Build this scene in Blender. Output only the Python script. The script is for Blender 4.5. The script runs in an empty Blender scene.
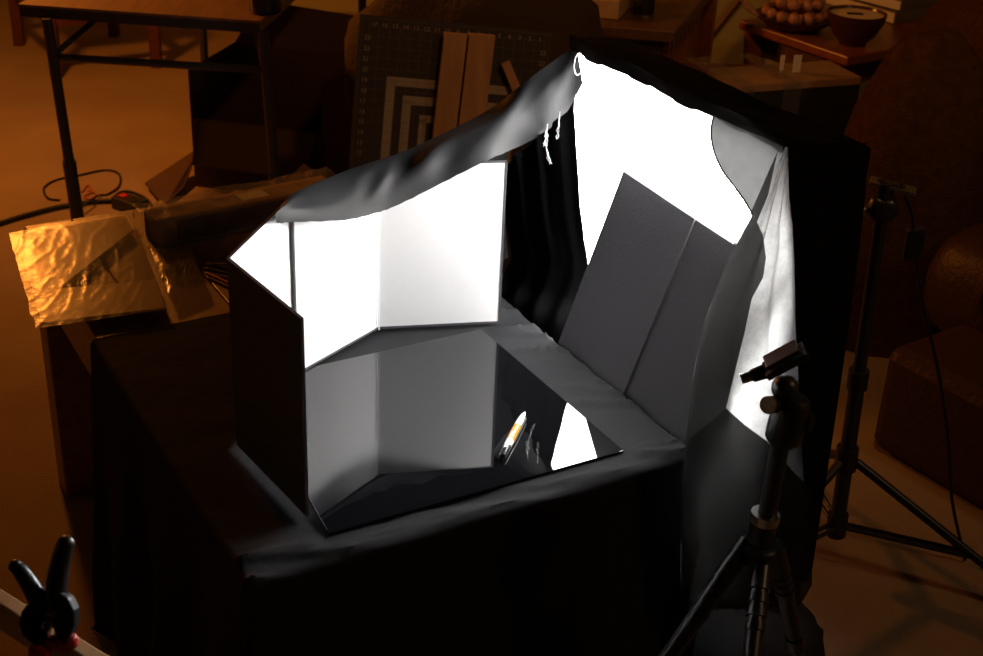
import bpy, bmesh, math, random
from mathutils import Vector, Matrix, noise
random.seed(7)
SC = bpy.context.scene
COL = SC.collection

# ------------------------------------------------------------------ camera
FPX = 983 / 36 * 50.0
PITCH, ROLL, CAMH = math.radians(27), math.radians(2.5), 1.7
fw = Vector((0, math.cos(PITCH), -math.sin(PITCH)))
dn0 = Vector((0, -math.sin(PITCH), -math.cos(PITCH)))
rt0 = Vector((1, 0, 0))
IX = rt0 * math.cos(ROLL) - dn0 * math.sin(ROLL)
IY = rt0 * math.sin(ROLL) + dn0 * math.cos(ROLL)
CAM = Vector((0, 0, CAMH))
cd = bpy.data.cameras.new('camera'); cam = bpy.data.objects.new('camera', cd); COL.objects.link(cam)
m3 = Matrix((IX, -IY, -fw)).transposed()
cam.matrix_world = Matrix.Translation(CAM) @ m3.to_4x4()
cd.lens = 50; cd.sensor_width = 36; cd.clip_start = 0.05
cd.dof.use_dof = True; cd.dof.focus_distance = 2.15; cd.dof.aperture_fstop = 9.0
SC.camera = cam

# ------------------------------------------------------------------ world and light
wd = bpy.data.worlds.new('world'); SC.world = wd; wd.use_nodes = True
wd.node_tree.nodes['Background'].inputs[0].default_value = (1.0, 0.62, 0.32, 1)
wd.node_tree.nodes['Background'].inputs[1].default_value = 0.0012
def lamp(name, loc, power, color, radius):
    l = bpy.data.lights.new(name, 'POINT'); l.energy = power; l.color = color; l.shadow_soft_size = radius
    o = bpy.data.objects.new(name, l); COL.objects.link(o); o.location = loc; return o
lamp('room_lamp', (-1.72, 4.32, 1.5), 66, (1.0, 0.29, 0.035), 0.09)
sl = bpy.data.lights.new('unseen_back_spot', 'SPOT'); sl.energy = 34; sl.color = (1.0, 0.38, 0.09); sl.shadow_soft_size = .06; sl.spot_size = math.radians(82); sl.spot_blend = .6  # unseen spot added to light the background while sparing the left cloth
slo = bpy.data.objects.new('unseen_back_spot', sl); COL.objects.link(slo); slo.location = (0.62, 2.05, 2.6)
slo.rotation_euler = (Vector((0.35, 4.1, 0.4)) - Vector(slo.location)).to_track_quat('-Z', 'Y').to_euler()
lamp('right_floor_fill', (2.2, 1.3, 2.3), 17, (1.0, 0.62, 0.34), 0.12)  # unseen fill light added to brighten the floor on the right
SOFTBOX_STRENGTH = 52.0
SC.view_settings.view_transform = 'Standard'; SC.view_settings.look = 'None'
SC.view_settings.gamma = 1; SC.view_settings.use_curve_mapping = False; SC.view_settings.exposure = 0

# ------------------------------------------------------------------ helpers: a pixel on a known plane
def ray(px, py): return fw * FPX + IX * (px - 491.5) + IY * (py - 328)
def onplane(px, py, p0, n):
    d = ray(px, py); return CAM + d * ((Vector(p0) - CAM).dot(n) / d.dot(n))
def onz(px, py, z): return onplane(px, py, (0, 0, z), Vector((0, 0, 1)))
def ony(px, py, y): return onplane(px, py, (0, y, 0), Vector((0, 1, 0)))
TH = math.radians(30.5)                     # the table and all that lines up with it
U = Vector((math.cos(TH), math.sin(TH), 0)); V = Vector((-math.sin(TH), math.cos(TH), 0)); O = Vector((-.295, 1.412, 0))
def T(u, v, z=0.0): return O + U * u + V * v + Vector((0, 0, z))
def onvert(px, py, a, b):                   # vertical plane through two plan points given in table coordinates
    A, B = T(*a), T(*b); n = (B - A).cross(Vector((0, 0, 1))).normalized(); return onplane(px, py, A, n)
def onv(px, py, v): return onplane(px, py, T(0, v), V)
def onu(px, py, u): return onplane(px, py, T(u, 0), U)
def fbm(p, s=1.0, o=3): return noise.fractal(Vector(p) * s, 1.0, 2.0, o)

# ------------------------------------------------------------------ materials
def newmat(name):
    m = bpy.data.materials.new(name); m.use_nodes = True; nt = m.node_tree
    return m, nt, nt.nodes['Principled BSDF'], nt.nodes['Material Output']
def mat(name, col, rough=.6, metal=0, bump=0, bscale=50, var=0, vscale=8, spec=.5, stretch=None, col2=None, sheen=0):
    m, nt, b, out = newmat(name); L = nt.links
    b.inputs['Base Color'].default_value = (*col, 1); b.inputs['Roughness'].default_value = rough
    b.inputs['Metallic'].default_value = metal; b.inputs['Specular IOR Level'].default_value = spec
    if sheen: b.inputs['Sheen Weight'].default_value = sheen
    tc = nt.nodes.new('ShaderNodeTexCoord'); mp = nt.nodes.new('ShaderNodeMapping')
    L.new(tc.outputs['Object'], mp.inputs[0])
    if stretch: mp.inputs['Scale'].default_value = stretch
    if var or col2:
        n = nt.nodes.new('ShaderNodeTexNoise'); n.inputs['Scale'].default_value = vscale; n.inputs['Detail'].default_value = 5
        L.new(mp.outputs[0], n.inputs['Vector'])
        r = nt.nodes.new('ShaderNodeValToRGB'); L.new(n.outputs['Fac'], r.inputs[0])
        a = [max(0, c * (1 - var)) for c in col]; c2 = col2 or [min(1, c * (1 + var)) for c in col]
        r.color_ramp.elements[0].position = .3; r.color_ramp.elements[0].color = (*a, 1)
        r.color_ramp.elements[1].position = .7; r.color_ramp.elements[1].color = (*c2, 1)
        L.new(r.outputs[0], b.inputs['Base Color'])
    if bump:
        n = nt.nodes.new('ShaderNodeTexNoise'); n.inputs['Scale'].default_value = bscale; n.inputs['Detail'].default_value = 4
        L.new(mp.outputs[0], n.inputs['Vector'])
        bn = nt.nodes.new('ShaderNodeBump'); bn.inputs['Strength'].default_value = bump; bn.inputs['Distance'].default_value = .01
        L.new(n.outputs['Fac'], bn.inputs['Height']); L.new(bn.outputs[0], b.inputs['Normal'])
    return m
def sheer(name, col, tau, through):
    m, nt, b, out = newmat(name); L = nt.links
    b.inputs['Base Color'].default_value = (*col, 1); b.inputs['Roughness'].default_value = .8
    tr = nt.nodes.new('ShaderNodeBsdfTranslucent'); mx = nt.nodes.new('ShaderNodeMixShader'); mx.inputs[0].default_value = .6
    tc = nt.nodes.new('ShaderNodeTexCoord'); n = nt.nodes.new('ShaderNodeTexNoise'); n.inputs['Scale'].default_value = 42; n.inputs['Detail'].default_value = 8; n.inputs['Roughness'].default_value = .7
    wv = nt.nodes.new('ShaderNodeTexNoise'); wv.inputs['Scale'].default_value = 22; wv.inputs['Detail'].default_value = 5
    mpp = nt.nodes.new('ShaderNodeMapping'); mpp.inputs['Scale'].default_value = (60, 60, 22)
    L.new(tc.outputs['Object'], mpp.inputs[0]); L.new(mpp.outputs[0], wv.inputs['Vector'])
    L.new(tc.outputs['Object'], n.inputs['Vector'])
    ad = nt.nodes.new('ShaderNodeMath'); ad.operation = 'ADD'; L.new(n.outputs['Fac'], ad.inputs[0]); L.new(wv.outputs['Fac'], ad.inputs[1])
    r = nt.nodes.new('ShaderNodeMapRange'); r.inputs['From Min'].default_value = .6; r.inputs['From Max'].default_value = 1.4
    r.inputs['To Min'].default_value = tau * .55; r.inputs['To Max'].default_value = tau * 1.45; L.new(ad.outputs[0], r.inputs[0])
    cmb = nt.nodes.new('ShaderNodeCombineColor')
    for i in range(3): L.new(r.outputs[0], cmb.inputs[i])
    L.new(cmb.outputs[0], tr.inputs['Color']); L.new(b.outputs[0], mx.inputs[1]); L.new(tr.outputs[0], mx.inputs[2])
    tp = nt.nodes.new('ShaderNodeBsdfTransparent'); m2 = nt.nodes.new('ShaderNodeMixShader'); m2.inputs[0].default_value = through
    L.new(mx.outputs[0], m2.inputs[1]); L.new(tp.outputs[0], m2.inputs[2]); L.new(m2.outputs[0], out.inputs[0])
    return m
def film(name, haze=.16):
    m, nt, b, out = newmat(name); L = nt.links
    tp = nt.nodes.new('ShaderNodeBsdfTransparent'); tp.inputs[0].default_value = (.93, .92, .9, 1)
    g = nt.nodes.new('ShaderNodeBsdfGlossy'); g.inputs['Roughness'].default_value = .24
    d = nt.nodes.new('ShaderNodeBsdfDiffuse'); d.inputs[0].default_value = (.75, .75, .75, 1)
    tc = nt.nodes.new('ShaderNodeTexCoord'); n = nt.nodes.new('ShaderNodeTexNoise'); n.inputs['Scale'].default_value = 34; n.inputs['Detail'].default_value = 5
    n.inputs['Distortion'].default_value = 1.2
    L.new(tc.outputs['Object'], n.inputs['Vector'])
    bn = nt.nodes.new('ShaderNodeBump'); bn.inputs['Strength'].default_value = .14; bn.inputs['Distance'].default_value = .006
    L.new(n.outputs['Fac'], bn.inputs['Height']); L.new(bn.outputs[0], g.inputs['Normal'])
    lw = nt.nodes.new('ShaderNodeFresnel'); lw.inputs[0].default_value = 1.5; L.new(bn.outputs[0], lw.inputs['Normal'])
    hf = nt.nodes.new('ShaderNodeMath'); hf.operation = 'MULTIPLY'; hf.inputs[1].default_value = .6; L.new(lw.outputs[0], hf.inputs[0])
    m1 = nt.nodes.new('ShaderNodeMixShader'); L.new(hf.outputs[0], m1.inputs[0]); L.new(tp.outputs[0], m1.inputs[1]); L.new(g.outputs[0], m1.inputs[2])
    m2 = nt.nodes.new('ShaderNodeMixShader'); m2.inputs[0].default_value = haze; L.new(m1.outputs[0], m2.inputs[1]); L.new(d.outputs[0], m2.inputs[2])
    L.new(m2.outputs[0], out.inputs[0]); return m
def emis(name, col, s):
    m, nt, b, out = newmat(name)
    e = nt.nodes.new('ShaderNodeEmission'); e.inputs[0].default_value = (*col, 1); e.inputs[1].default_value = s
    nt.links.new(e.outputs[0], out.inputs[0]); return m
def wood(name, c1, c2, rough=.45, stretch=(14, 1.2, 14)):
    return mat(name, c1, rough, bump=.08, bscale=30, var=.01, col2=c2, vscale=3.0, stretch=stretch)
M = {}
M['carpet'] = mat('carpet', (.40, .30, .20), .95, bump=.9, bscale=260, var=.10, vscale=3.2, spec=.1)
M['wall'] = mat('wall_paint', (.42, .38, .17), .9, bump=.15, bscale=90, var=.06)
M['cloth'] = mat('black_satin_cloth', (.020, .020, .0216), .8, bump=.3, bscale=22, spec=.05)
M['cloth_matte'] = mat('black_cotton_cloth', (.008, .008, .0085), .95, bump=.1, bscale=300, spec=.04)
M['canopy'] = mat('black_canopy_cloth', (.014, .014, .0148), .6, bump=.04, bscale=220, spec=.15)
M['sheer'] = sheer('grey_sheer_cloth', (.03, .03, .03), .16, .0)
M['flap'] = sheer('dark_sheer_cloth', (.02, .02, .02), .0085, .002)
M['shade'] = sheer('dark_overlay_sheer', (.018, .018, .018), .014, .07)
M['hem'] = mat('hem_binding', (.16, .12, .09), .8)
M['glass'] = mat('black_gloss_acrylic', (.004, .004, .005), .012, spec=.5)
M['white'] = mat('white_board', (.86, .86, .87), .75, spec=.2)
M['blackboard'] = mat('black_board', (.055, .052, .058), .7, bump=.08, bscale=200, spec=.35)
M['emit'] = emis('softbox_diffuser', (1.0, .985, .96), SOFTBOX_STRENGTH)
M['blackfab'] = mat('black_nylon', (.012, .012, .013), .8, bump=.1, bscale=200)
M['blackmetal'] = mat('black_metal', (.02, .02, .021), .38, metal=0, spec=.6)
M['steel'] = mat('brushed_steel', (.55, .52, .48), .3, metal=1)
M['blackplastic'] = mat('black_plastic', (.018, .018, .019), .35, spec=.55, bump=.04, bscale=120)
M['red'] = mat('red_plastic', (.55, .025, .02), .4)
M['orange'] = mat('orange_plastic', (.80, .30, .02), .35)
M['penwhite'] = mat('white_plastic', (.8, .8, .8), .3)
M['tablewood'] = wood('brown_table_wood', (.22, .12, .055), (.34, .20, .10), .4)
M['palewood'] = wood('pale_pine_wood', (.50, .33, .17), (.62, .43, .24), .5)
M['plank'] = wood('plank_wood', (.34, .19, .085), (.46, .27, .13), .6, (14, 14, 1.0))
M['redwood'] = wood('reddish_wood', (.20, .060, .025), (.30, .095, .04), .3)
M['stoolwood'] = wood('dark_red_stool_wood', (.07, .018, .008), (.10, .028, .012), .5)
M['darkwood'] = wood('dark_wood', (.09, .045, .022), (.15, .075, .036), .45)
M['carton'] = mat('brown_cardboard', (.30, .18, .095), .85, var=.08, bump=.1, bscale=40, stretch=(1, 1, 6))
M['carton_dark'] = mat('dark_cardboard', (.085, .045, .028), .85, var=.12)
M['card'] = mat('buff_card', (.74, .56, .34), .36, var=.06, spec=1.0)
M['paper'] = mat('white_paper_tag', (.7, .66, .56), .8)
M['ink'] = mat('dark_ink', (.03, .022, .018), .8)
M['film'] = film('clear_plastic_film', .07)
M['cable'] = mat('black_cable', (.012, .012, .012), .5)
M['copper'] = mat('copper_wire', (.40, .12, .05), .45)
M['jar'] = mat('dark_blue_glaze', (.012, .016, .05), .2)
M['fur'] = mat('brown_fleece', (.065, .032, .012), 1.0, bump=.6, bscale=160, var=.25, vscale=40, spec=.02)
M['leather'] = mat('brown_leather', (.04, .014, .007), .5, bump=.3, bscale=70)
M['fruit'] = mat('brown_nut_shell', (.42, .20, .11), .45, var=.3, vscale=18)
M['darkbowl'] = mat('dark_brown_glaze', (.07, .025, .012), .25)
M['cream'] = mat('cream_wax', (.80, .66, .40), .5)
M['bookgreen'] = mat('olive_book_cover', (.11, .09, .04), .6)
M['thread'] = mat('pale_thread', (.45, .48, .45), .7)
M['matprint'] = mat('grey_print', (.32, .30, .27), .8)
M['matfine'] = mat('dim_grid_print', (.10, .095, .085), .8)
M['matbase'] = mat('charcoal_mat', (.030, .027, .024), .65)
M['redtray'] = mat('maroon_cardboard', (.15, .055, .035), .8, var=.1)
M['knit'] = mat('dark_knit', (.05, .032, .02), 1.0, bump=.8, bscale=60)

# ------------------------------------------------------------------ mesh helpers
class MB:
    def __init__(s): s.v = []; s.f = []; s.mi = []
    def add(s, vs, fs, mi=0):
        o = len(s.v); s.v += [Vector(p) for p in vs]; s.f += [tuple(i + o for i in f) for f in fs]; s.mi += [mi] * len(fs); return s
    def box(s, c, ax, ay, az, hx, hy, hz, mi=0):
        c = Vector(c); ax, ay, az = Vector(ax), Vector(ay), Vector(az)
        vs = [c + ax * (hx * i) + ay * (hy * j) + az * (hz * k) for i in (-1, 1) for j in (-1, 1) for k in (-1, 1)]
        return s.add(vs, [(0, 1, 3, 2), (4, 6, 7, 5), (0, 4, 5, 1), (2, 3, 7, 6), (0, 2, 6, 4), (1, 5, 7, 3)], mi)
    def tb(s, u0, u1, v0, v1, z0, z1, mi=0):            # box in table coordinates
        return s.box(T((u0 + u1) / 2, (v0 + v1) / 2, (z0 + z1) / 2), U, V, (0, 0, 1), (u1 - u0) / 2, (v1 - v0) / 2, (z1 - z0) / 2, mi)
    def tube(s, pts, r, n=10, cap=True, mi=0):
        pts = [Vector(p) for p in pts]; rs = r if isinstance(r, (list, tuple)) else [r] * len(pts)
        rings = []; up = None
        for i, p in enumerate(pts):
            d = (pts[min(i + 1, len(pts) - 1)] - pts[max(i - 1, 0)]).normalized()
            if up is None: up = Vector((0, 0, 1)) if abs(d.z) < .9 else Vector((1, 0, 0))
            a = d.cross(up).normalized(); b = a.cross(d).normalized(); up = b
            rings.append([p + (a * math.cos(2 * math.pi * k / n) + b * math.sin(2 * math.pi * k / n)) * rs[i] for k in range(n)])
        vs = [q for R in rings for q in R]; fs = []
        for i in range(len(rings) - 1):
            for k in range(n):
                fs.append((i * n + k, i * n + (k + 1) % n, (i + 1) * n + (k + 1) % n, (i + 1) * n + k))
        if cap: fs += [tuple(range(n))[::-1], tuple((len(rings) - 1) * n + k for k in range(n))]
        return s.add(vs, fs, mi)
    def lathe(s, base, prof, axis=(0, 0, 1), n=20, mi=0, sx=1.0):
        base = Vector(base); ax = Vector(axis).normalized()
        up = Vector((0, 0, 1)) if abs(ax.z) < .9 else Vector((1, 0, 0))
        a = ax.cross(up).normalized(); b = a.cross(ax)
        vs = []
        for r, h in prof: vs += [base + ax * h + (a * (math.cos(2 * math.pi * k / n) * sx) + b * math.sin(2 * math.pi * k / n)) * r for k in range(n)]
        fs = []
        for i in range(len(prof) - 1):
            for k in range(n): fs.append((i * n + k, i * n + (k + 1) % n, (i + 1) * n + (k + 1) % n, (i + 1) * n + k))
        fs += [tuple(range(n))[::-1], tuple((len(prof) - 1) * n + k for k in range(n))]
        return s.add(vs, fs, mi)
    def grid(s, fn, nu, nv, mi=0):
        vs = [fn(i / nu, j / nv) for i in range(nu + 1) for j in range(nv + 1)]
        fs = [(i * (nv + 1) + j, (i + 1) * (nv + 1) + j, (i + 1) * (nv + 1) + j + 1, i * (nv + 1) + j + 1) for i in range(nu) for j in range(nv)]
        return s.add(vs, fs, mi)
    def prism(s, pts, off, mi=0):                       # polygon extruded by a vector
        n = len(pts); off = Vector(off); P = [Vector(p) for p in pts]
        fs = [tuple(range(n))[::-1], tuple(range(n, 2 * n))] + [(k, (k + 1) % n, n + (k + 1) % n, n + k) for k in range(n)]
        return s.add(P + [p + off for p in P], fs, mi)
    def sphere(s, c, rx, ry, rz, n=12, mi=0, wob=0, seed=0):
        c = Vector(c); vs = []; fs = []; m = n // 2 + 1
        for i in range(m + 1):
            t = math.pi * i / m
            for k in range(n):
                a = 2 * math.pi * k / n; d = Vector((math.sin(t) * math.cos(a), math.sin(t) * math.sin(a), math.cos(t)))
                w = 1 + wob * noise.noise(d * 1.7 + Vector((seed, 0, 0)))
                vs.append(c + Vector((d.x * rx, d.y * ry, d.z * rz)) * w)
        for i in range(m):
            for k in range(n): fs.append((i * n + k, (i + 1) * n + k, (i + 1) * n + (k + 1) % n, i * n + (k + 1) % n))
        return s.add(vs, fs, mi)
    def build(s, name, m, parent=None, smooth=False, bevel=0, thick=0, sub=0):
        me = bpy.data.meshes.new(name); me.from_pydata([tuple(p) for p in s.v], [], s.f); me.validate()
        ms = m if isinstance(m, (list, tuple)) else [m]
        for x in ms: me.materials.append(M[x])
        if len(me.polygons) == len(s.mi):
            for p, i in zip(me.polygons, s.mi): p.material_index = i
        bm = bmesh.new(); bm.from_mesh(me); bmesh.ops.remove_doubles(bm, verts=bm.verts, dist=1e-6)
        bmesh.ops.recalc_face_normals(bm, faces=bm.faces)
        if smooth:
            for f in bm.faces: f.smooth = True
            for e in bm.edges:
                if len(e.link_faces) == 2 and e.calc_face_angle(0) > .9: e.smooth = False
        bm.to_mesh(me); bm.free()
        o = bpy.data.objects.new(name, me); COL.objects.link(o)
        if parent: o.parent = parent; o.matrix_parent_inverse = parent.matrix_basis.inverted()
        if sub: md = o.modifiers.new('sub', 'SUBSURF'); md.levels = sub; md.render_levels = sub
        if thick: md = o.modifiers.new('thick', 'SOLIDIFY'); md.thickness = thick; md.offset = 0
        if bevel: md = o.modifiers.new('bevel', 'BEVEL'); md.width = bevel; md.segments = 2; md.limit_method = 'ANGLE'
        return o
def tag(o, label, cat, group=None):
    o['label'] = label; o['category'] = cat
    if group: o['group'] = group
    return o
def thing(name, loc, label, cat, group=None):
    o = bpy.data.objects.new(name, None); o.empty_display_size = .05; COL.objects.link(o); o.location = loc
    return tag(o, label, cat, group)
def struct(o): o['kind'] = 'structure'; return o
def spline(pts, n=8):
    pts = [Vector(p) for p in pts]; out = []
    P = [pts[0] * 2 - pts[1]] + pts + [pts[-1] * 2 - pts[-2]]
    for i in range(1, len(P) - 2):
        for k in range(n):
            t = k / n; a, b, c, d = P[i - 1], P[i], P[i + 1], P[i + 2]
            out.append(.5 * ((2 * b) + (c - a) * t + (2 * a - 5 * b + 4 * c - d) * t * t + (3 * b - a - 3 * c + d) * t ** 3))
    out.append(pts[-1]); return out
Z = Vector((0, 0, 1))
def facet(p, q, up=Z):                                  # unit frame along p->q: along, side, up
    a = (q - p).normalized(); s = up.cross(a).normalized(); return a, s, a.cross(s)

# ------------------------------------------------------------------ the room
struct(MB().grid(lambda a, b: Vector((-4 + 8 * a, -1.5 + 8.2 * b, 0.0)), 40, 40).build('floor', 'carpet'))
struct(MB().box((0, 6.75, 1.3), (1, 0, 0), (0, 1, 0), Z, 4, .05, 1.3).build('wall_back', 'wall'))
struct(MB().box((-4.05, 2.6, 1.3), (1, 0, 0), (0, 1, 0), Z, .05, 4.2, 1.3).build('wall_left', 'wall'))
struct(MB().box((4.05, 2.6, 1.3), (1, 0, 0), (0, 1, 0), Z, .05, 4.2, 1.3).build('wall_right', 'wall'))
WB = 5.15                                               # the corner of wall behind the side table juts forward
struct(MB().box((1.75, WB + .8, 1.3), (1, 0, 0), (0, 1, 0), Z, 1.25, .8, 1.3).build('wall_chimney', 'wall'))

# ------------------------------------------------------------------ wooden work table (low, planked, 0.70 x 1.45 m)
ZT = .598
tb = thing('work_table', T(.35, .72, 0), 'low brown wooden table with plank top, half under black cloth', 'table')
pw = [0, .095, .25, .40, .55, .70]
for i in range(5):
    MB().tb(pw[i] + .001, pw[i + 1] - .001, 0, 1.29, ZT - .03, ZT).build('plank', 'tablewood', tb, bevel=.002)
for u in (.005, .665):
    MB().tb(u, u + .03, .08, 1.22, ZT - .12, ZT - .03).build('apron', 'tablewood', tb)
for v in (.04, 1.22):
    MB().tb(.05, .65, v, v + .03, ZT - .12, ZT - .03).build('apron', 'tablewood', tb)
for u in (.002, .60):
    for v in (.02, 1.195):
        MB().tb(u, u + .098, v, v + .075, 0, ZT - .03).build('leg', 'tablewood', tb, bevel=.004)
MB().tb(.04, .66, 1.22, 1.25, .12, .19).build('stretcher', 'tablewood', tb)

# ------------------------------------------------------------------ black cloth over the front of the table
ZC = .603
def clothpt(s, t):
    cu, cv = min(max(s, 0), .70), max(t, 0)
    du, dv = s - cu, t - cv; d = math.hypot(du, dv)
    w = .0012 * fbm((s * 9, t * 9, 0), 1.0) + .0016 * math.sin((s * 2.2 + t * 7 + .5 * fbm((s * 3, t * 3, 2))) * 5) * (1 if s > .6 or t < .07 else .25)
    cr = 1 - abs(noise.noise(Vector((s * 4.0 + 4, (t + s * .5) * 17, 1)))) * 3.0
    w += (.010 * max(0, cr) ** 2) * max(0, min(1, (s - .585) * 25) if s > .58 else 0) + (.007 * max(0, 1 - abs(noise.noise(Vector(((s * .35 + t) * 22, s * 2.5, 7)))) * 2.2) ** 3) * (1 if t < .045 else 0)
    if .10 < s < .625 and .015 < t < .50: w = min(w, .0028)
    if d < 1e-6: return T(cu, cv, ZC + max(w, -.002))
    n = Vector((du, dv, 0)) / d
    r = .012
    if d < r * 1.57: a = d / r; off = r * math.sin(a); z = ZC - r * (1 - math.cos(a)); d2 = 0
    else: d2 = d - r * 1.57; off = r; z = ZC - r - d2
    per = (s - t) * 1.0 if (du and dv) else (s if du == 0 else t)
    ang = math.atan2(n.y, n.x)
    ruff = (.5 + .5 * math.sin(per * 26 + ang * 4 + 1.5 * fbm((per * 3, d, 5)))) * .035 * min(1, d2 / .35)
    off += ruff + (.03 * d2 if du < 0 else .01 * d2)
    zmin = .006
    if z < zmin: off += (zmin - z) * .5; z = zmin + .002 * math.sin(per * 40)
    return T(cu + n.x * off, cv + n.y * off, z + w * .5)
def nonlin(a, lo, hi): return lo + (hi - lo) * a
def axis(lo, hi, edges, step):
    xs = set()
    x = lo
    while x <= hi: xs.add(round(x, 4)); x += step
    for e in edges:
        for k in range(-6, 7): xs.add(round(e + k * .005, 4))
    return sorted(xs)
SS = axis(-.62, 1.32, (0, .70), .010); TT = axis(-.62, .745, (0,), .008)
cl = MB().grid(lambda a, b: clothpt(SS[int(round(a * (len(SS) - 1)))], TT[int(round(b * (len(TT) - 1)))]), len(SS) - 1, len(TT) - 1).build('table_cloth', 'cloth', smooth=True)
tag(cl, 'black satin cloth draped over the front of the low table down to the carpet', 'cloth')

# ------------------------------------------------------------------ black acrylic sheet
ZG = .6105
gl = MB().prism([T(.125, .038, ZG - .004), T(.605, .038, ZG - .004), T(.605, .480, ZG - .004), T(.165, .480, ZG - .004)], (0, 0, .004)).build('acrylic_sheet', 'glass', bevel=.0008)
tag(gl, 'glossy black acrylic sheet mirroring the white boards, lying on black cloth', 'sheet')

# ------------------------------------------------------------------ bifold boards
def panel(name, p, q, h, par, front_side, rims, thick=.005, rw=.0042):
    # rims: which of bottom, q side, top, p side carry the dark edge binding
    p, q = Vector(p), Vector(q); a = (q - p).normalized(); L = (q - p).length; n = a.cross(Z).normalized()
    if n.dot(front_side) < 0: n = -n
    P = lambda x, z, d=0: p + a * x + Z * z + n * d
    mb = MB().add([P(0, 0), P(L, 0), P(L, h), P(0, h)], [(0, 1, 2, 3)], 0)
    F, Bk = [P(0, 0), P(L, 0), P(L, h), P(0, h)], [P(0, 0, -thick), P(L, 0, -thick), P(L, h, -thick), P(0, h, -thick)]
    mb.add(Bk, [(3, 2, 1, 0)], 1)
    for i in range(4): mb.add([F[i], Bk[i], Bk[(i + 1) % 4], F[(i + 1) % 4]], [(0, 1, 2, 3)], 1)
    o = mb.build(name, ('white', 'blackboard'), par)
    for r in rims:
        x0, x1, z0, z1 = {'b': (0, L, 0, rw), 't': (0, L, h - rw * .6, h), 'q': (L - rw, L, 0, h), 'p': (0, rw * .8, 0, h)}[r]
        MB().add([P(x0, z0, .0004), P(x1, z0, .0004), P(x1, z1, .0004), P(x0, z1, .0004), P(x0, z0, -.001), P(x1, z0, -.001), P(x1, z1, -.001), P(x0, z1, -.001)],
                 [(0, 1, 2, 3), (7, 6, 5, 4), (0, 4, 5, 1), (1, 5, 6, 2), (2, 6, 7, 3), (3, 7, 4, 0)]).build('edge_binding', 'blackboard', o)
    return o
HB = .303
A1, A2, A3 = onz(297, 375, ZG), onz(378, 329, ZG), onz(500, 323, ZG)
bA = thing('folding_board', T(.45, .58, ZG), 'white folding board with dark edges standing open behind the acrylic sheet', 'board')
fs = T(.5, .2, 0) - T(.4, .6, 0)
panel('panel', A1, A2, HB, bA, fs, 'bp'); panel('panel', A2, A3, HB, bA, fs, 'btq')
MB().tube([A2 - V * .004 - Vector((0, 0, 0)), A2 - V * .004 + Z * HB], .0012, 6).build('fold_hinge', 'white', bA)
bot = onz(309, 316, ZG + HB); B0 = onz(309, 515, ZG)
bl_top = onz(230, 258, ZG + HB); B1 = Vector((bl_top.x, bl_top.y, ZG)); B2 = A1 + (A2 - A1).normalized() * .002 + V * .0095
bB = thing('folding_board', B1, 'folding board with its dark brown back turned out, beside the pencils', 'board')
panel('panel', B0, B1, HB, bB, U, ''); panel('panel', B1, B2, HB, bB, fs, '')
# black one leaning on the softbox
US = .835
bC = thing('folding_board', T(.73, .21, ZC), 'black folding board leaning back against the bright softbox', 'board')
lean = U * .098
C1, C2, C3 = T(.716, .402, ZC - .008), T(.707, .192, ZC - .008), T(.711, -.012, ZC - .008)
def bpanel(p, q, hp, hq, lp, lq):
    n = (q - p).cross(Z).normalized(); n = n if n.dot(U) > 0 else -n
    t = n * .006
    P = [p, q, q + Z * hq + U * lq, p + Z * hp + U * lp]
    MB().prism(P, t).build('panel', 'blackboard', bC)
bpanel(C1, C2, .304, .298, .107, .109); bpanel(C2 + U * .006 + V * .007, C3 + U * .004, .296, .290, .106, .100)

# ------------------------------------------------------------------ pen
pA, pB = onz(502, 457, ZG + .006), onz(525, 412, ZG + .006)
pen = thing('ballpoint_pen', Vector((pA.x, pA.y, ZG)), 'white pen with orange barrel and black clip lying on the acrylic', 'pen')
ax = (pB - pA).normalized(); Lp = (pB - pA).length
MB().lathe(pA, [(.0035, 0), (.0055, .002), (.006, .03)], ax).build('cap', 'blackplastic', pen, True)
MB().lathe(pA + ax * .03, [(.0061, 0), (.0063, .016)], ax).build('ring', 'penwhite', pen, True)
MB().lathe(pA + ax * .046, [(.0063, 0), (.0067, .018), (.0063, .045)], ax).build('barrel', 'orange', pen, True)
MB().lathe(pA + ax * .091, [(.0063, 0), (.0055, .022), (.004, .036), (.0018, Lp - .096), (.0009, Lp - .091)], ax).build('nose', 'penwhite', pen, True)
sd = ax.cross(Z).normalized()
MB().box(pA + ax * .040 + Z * .007, ax, sd, Z, .024, .002, .0012).build('clip', 'penwhite', pen, bevel=.0005)
MB().box(pA + ax * .085 + sd * .0058 + Z * -.001, ax, sd, Z, .035, .0012, .0025).build('trim', 'blackplastic', pen)

# ------------------------------------------------------------------ softbox
V0, V1, Z0, Z1 = .005, .585, .595, 1.062
sb = thing('softbox', T(1.0, .3, 0), 'bright square softbox with glowing white front under black cloth', 'softbox')
MB().tb(US, US + .004, V0 + .004, V1 - .004, Z0 + .004, Z1 - .004).build('diffuser', 'emit', sb)
mb = MB()
Fq = [T(US + .006, V0, Z0), T(US + .006, V1, Z0), T(US + .006, V1, Z1), T(US + .006, V0, Z1)]
Bq = [T(US + .075, .10, .70), T(US + .075, .48, .70), T(US + .075, .48, .96), T(US + .075, .10, .96)]
mb.add(Fq + Bq, [(0, 1, 2, 3), (4, 5, 6, 7)] + [(i, (i + 1) % 4, 4 + (i + 1) % 4, 4 + i) for i in range(4)])
mb.build('housing', 'blackfab', sb)
for (a, b, c, d) in ((V0 - .01, V0 + .006, Z0 - .01, Z1 + .004), (V1 - .006, V1 + .01, Z0 - .01, Z1 + .004), (V0, V1, Z0 - .01, Z0 + .006), (V0, V1, Z1 - .002, Z1 + .006)):
    MB().tb(US - .003, US + .02, a, b, c, d).build('rim', 'blackfab', sb)
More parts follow.
